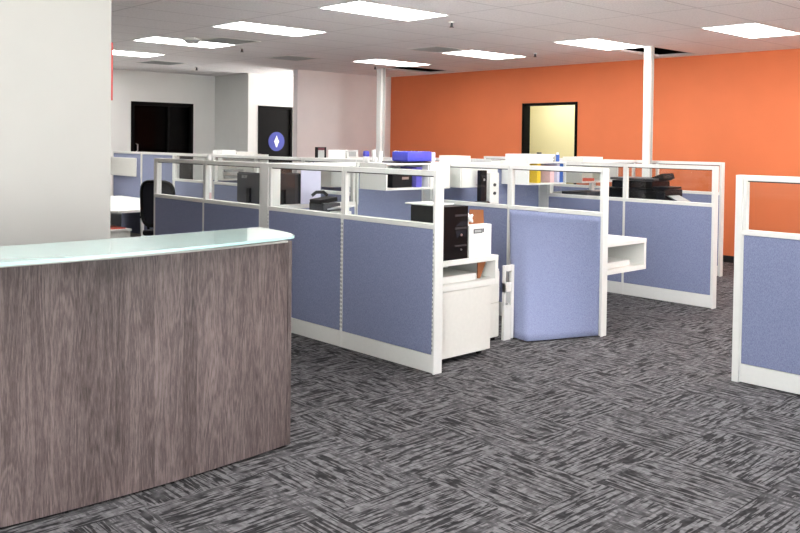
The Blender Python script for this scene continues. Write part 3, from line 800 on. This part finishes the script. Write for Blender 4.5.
t = thing('paper_tube', 'tall white paper tube with pink base behind the shaded partition', 'tube', (-8.45, 4.95, .761))
MB().cyl(0, 0, 0, .10, .05, n=20).build('pen_cup', 'grey', t, True)
MB().cyl(0, 0, .10, .36, .028, n=20).build('base_band', 'pink', t, True)
MB().cyl(0, 0, .36, .79, .03, .022, n=20).build('tube', 'paper', t, True)
# desk phone and papers near spine, small lamp arm
t = thing('desk_phone', 'black desk phone with handset in the first cubicle', 'phone', (-6.30, 4.90, .761))
MB().box(-.11, .11, -.09, .11, .0, .38, .01).build('stand', 'darkgrey', t)
MB().box(-.09, .08, -.10, .10, .38, .42, .008, rot=pivot(0, 0, .4, 'X', .12)).build('body', 'black', t)
MB().tube([(-.09, -.07, .44), (-.08, -.03, .47), (-.07, .05, .47), (-.07, .09, .44)], .016).build('handset', 'black', t, True)
t = thing('document_stand', 'tilted white document stand beside the desk phone', 'document stand', (-6.09, 4.93, .761))
MB().box(-.06, .06, -.08, .08, .0, .31, .004).build('base', 'white', t)
MB().box(-.07, .09, -.10, .10, .335, .347, .003, rot=pivot(0, 0, .34, 'Y', -.22)).build('board', 'paper', t)

# second-row desk: black slim monitor seen edge-on, white speaker panel
t = thing('desk_speaker', 'slim black upright speaker behind the second-row glass', 'speaker', (-6.09, 6.86, .761))
MB().box(-.03, .03, -.045, .045, .33, .66, .008).build('column', 'gloss', t)
MB().box(-.05, .06, -.07, .07, .02, .329, .014).build('body', 'black', t)
MB().box(-.07, .09, -.10, .10, 0, .02, .006).build('foot', 'black', t)
MB().cyl(0, .56, .03, .034, .014, n=14, axis='x').build('light_ring', 'grey', t, True)
t = thing('storage_tower', 'narrow white storage tower with two round dark knobs beside the slim speaker', 'cabinet', (-6.08, 6.975, .761))
MB().box(-.09, 0, .0, .15, 0, .63, .004).build('body', 'white', t)
for z in (.41, .50): MB().cyl(.075, z, 0, .012, .018, n=16, axis='x').build('knob', 'darkgrey', t, True)

# printer on the third cubicle's surface
t = thing('printer', 'black multifunction printer with a tilted grey paper tray', 'printer', (-5.95, 9.02, .761))
MB().box(0, .86, -.16, .24, 0, .44, .012).build('body', 'black', t)
MB().box(.16, .70, -.17, .23, .445, .53, .012).build('scanner', 'gloss', t)
MB().box(.14, .72, -.18, .24, .535, .565, .01).build('lid', 'darkgrey', t)
MB().box(.70, .90, -.16, .14, .45, .475, .006).build('control_panel', 'gloss', t)
MB().box(.62, .78, -.05, .2, .535, .60, .004, rot=pivot(.7, 0, .55, 'Y', -.35)).build('document_feeder', 'black', t)
tr = MB().box(.86, 1.10, -.15, .14, .36, .38, .004, rot=pivot(.86, 0, .37, 'Y', .42)).build('paper_tray', 'black', t)
MB().box(.88, 1.06, -.12, .11, .382, .386, .001, rot=pivot(.86, 0, .37, 'Y', .42)).build('paper', 'grey', tr)
item_box('letter_tray', -6.42, -6.05, 8.72, 9.2, .761, 1.13, 'darkgrey', 'dark box to the left of the black printer', 'box')

# ------------------------------------------------------------------ left cubicle: desks, chair, credenza, board
t = thing('desk', 'white L-shaped desk beside the black chair at the edge of the white wall', 'desk', (-13.9, 4.92, 0))
MB().poly([(0, 1.54), (0, 0.0), (2.9, .0), (3.0, .10), (3.0, .45), (2.9, .60), (2.3, .80), (2.1, 1.54)], .715, .745).build('desktop', 'white2', t)
MB().box(.05, .09, .05, 1.5, 0, .715).build('end_panel', 'white', t)
MB().box(2.82, 2.86, .50, .54, 0, .715).build('leg', 'white', t)
t = thing('credenza', 'low white credenza with drawers at the edge of the white wall', 'cabinet', (-12.15, 4.80, 0))
MB().box(0, 1.24, 0, .40, .03, .47, .004).build('body', 'offwhite', t)
MB().box(-.01, 1.26, -.01, .41, .47, .50, .003).build('top_board', 'white2', t)
for k in range(3):
    d = MB().box(.02+k*.405, .41+k*.405, -.012, 0, .06, .45, .003).build('drawer', 'white', t)
    MB().box(.13+k*.405, .30+k*.405, -.024, -.0125, .38, .395, .002).build('handle', 'chrome', d)
item_box('card_folder', -11.32, -10.95, 4.82, 5.15, .501, .515, 'redcard', 'orange-red folder lying on the low white credenza', 'folder')
t = tag(MB().box(0, .99, 0, .015, 0, .31, .006).build('notice_board', 'offwhite'), 'pale blank rectangular board hung on the lavender partition', 'board'); t.location = (-14.36, BY-.016, 1.085)
item_box('sticky_note_pad', -9.93, -9.80, 5.55, 5.67, .0, .0, 'paleyellow', '', '') if False else None

def chair(loc, rz):
    t = thing('office_chair', 'black office chair with mesh back behind the shaded partition', 'chair', loc, rz)
    # faces +y locally
    MB().box(-.25, .25, -.24, .24, .44, .52, .035).build('seat', 'mesh', t, True)
    # curved back ring and mesh
    pts = []
    for i in range(25):
        a = i/24*2*PI
        c, s_ = math.cos(a), math.sin(a)
        px = .235*abs(c)**.45*(1 if c > 0 else -1); pz = .87+.29*abs(s_)**.45*(1 if s_ > 0 else -1)
        pts.append((px*(1+.04*(pz-.87)), -.27+.10*px*px*4-.10*(pz-.6)*.6, pz))
    MB().tube(pts, .024, 8).build('back_frame', 'black', t, True)
    bm = bmesh.new(); g = []
    for j in range(9):
        z = .60+.54*j/8; g.append([bm.verts.new((x, -.268+.10*x*x*4-.06*(z-.6), z)) for x in [(-.22+.44*i/8) for i in range(9)]])
    for j in range(8):
        for i in range(8): bm.faces.new((g[j][i], g[j][i+1], g[j+1][i+1], g[j+1][i]))
    me = bpy.data.meshes.new('backrest'); bm.to_mesh(me); bm.free(); me.materials.append(M['mesh'])
    o = bpy.data.objects.new('backrest', me); C.objects.link(o); o.parent = t
    so = o.modifiers.new('s', 'SOLIDIFY'); so.thickness = .008
    MB().tube([(0, -.2, .42), (0, -.30, .46), (0, -.31, .62)], .025).build('back_support', 'black', t, True)
    for s_ in (-1, 1):
        MB().tube([(s_*.26, .02, .46), (s_*.31, .02, .50), (s_*.31, -.02, .66)], .018).box(s_*.31-.04, s_*.31+.04, -.14, .12, .66, .69, .012).build('armrest', 'black', t, True)
    MB().cyl(0, 0, .10, .44, .028, n=16).build('gas_lift', 'black', t, True)
    for k in range(5):
        a = 2*PI*k/5+.3
        q = MB().tube([(0, 0, .12), (.28*math.cos(a), .28*math.sin(a), .075)], .022).build('base_spoke', 'black', t, True)
        MB().cyl(.28*math.cos(a), .0265, .28*math.sin(a)-.018, .28*math.sin(a)+.018, .026, n=14, axis='y').build('caster', 'black', q, True)
chair((-10.42, 5.50, 0), .55)
o = item_box('note_pad', -9.55, -9.43, 6.455, 6.475, 1.0, 1.085, 'paleyellow', 'pale yellow note stuck on the partition right of the black chair', 'note')
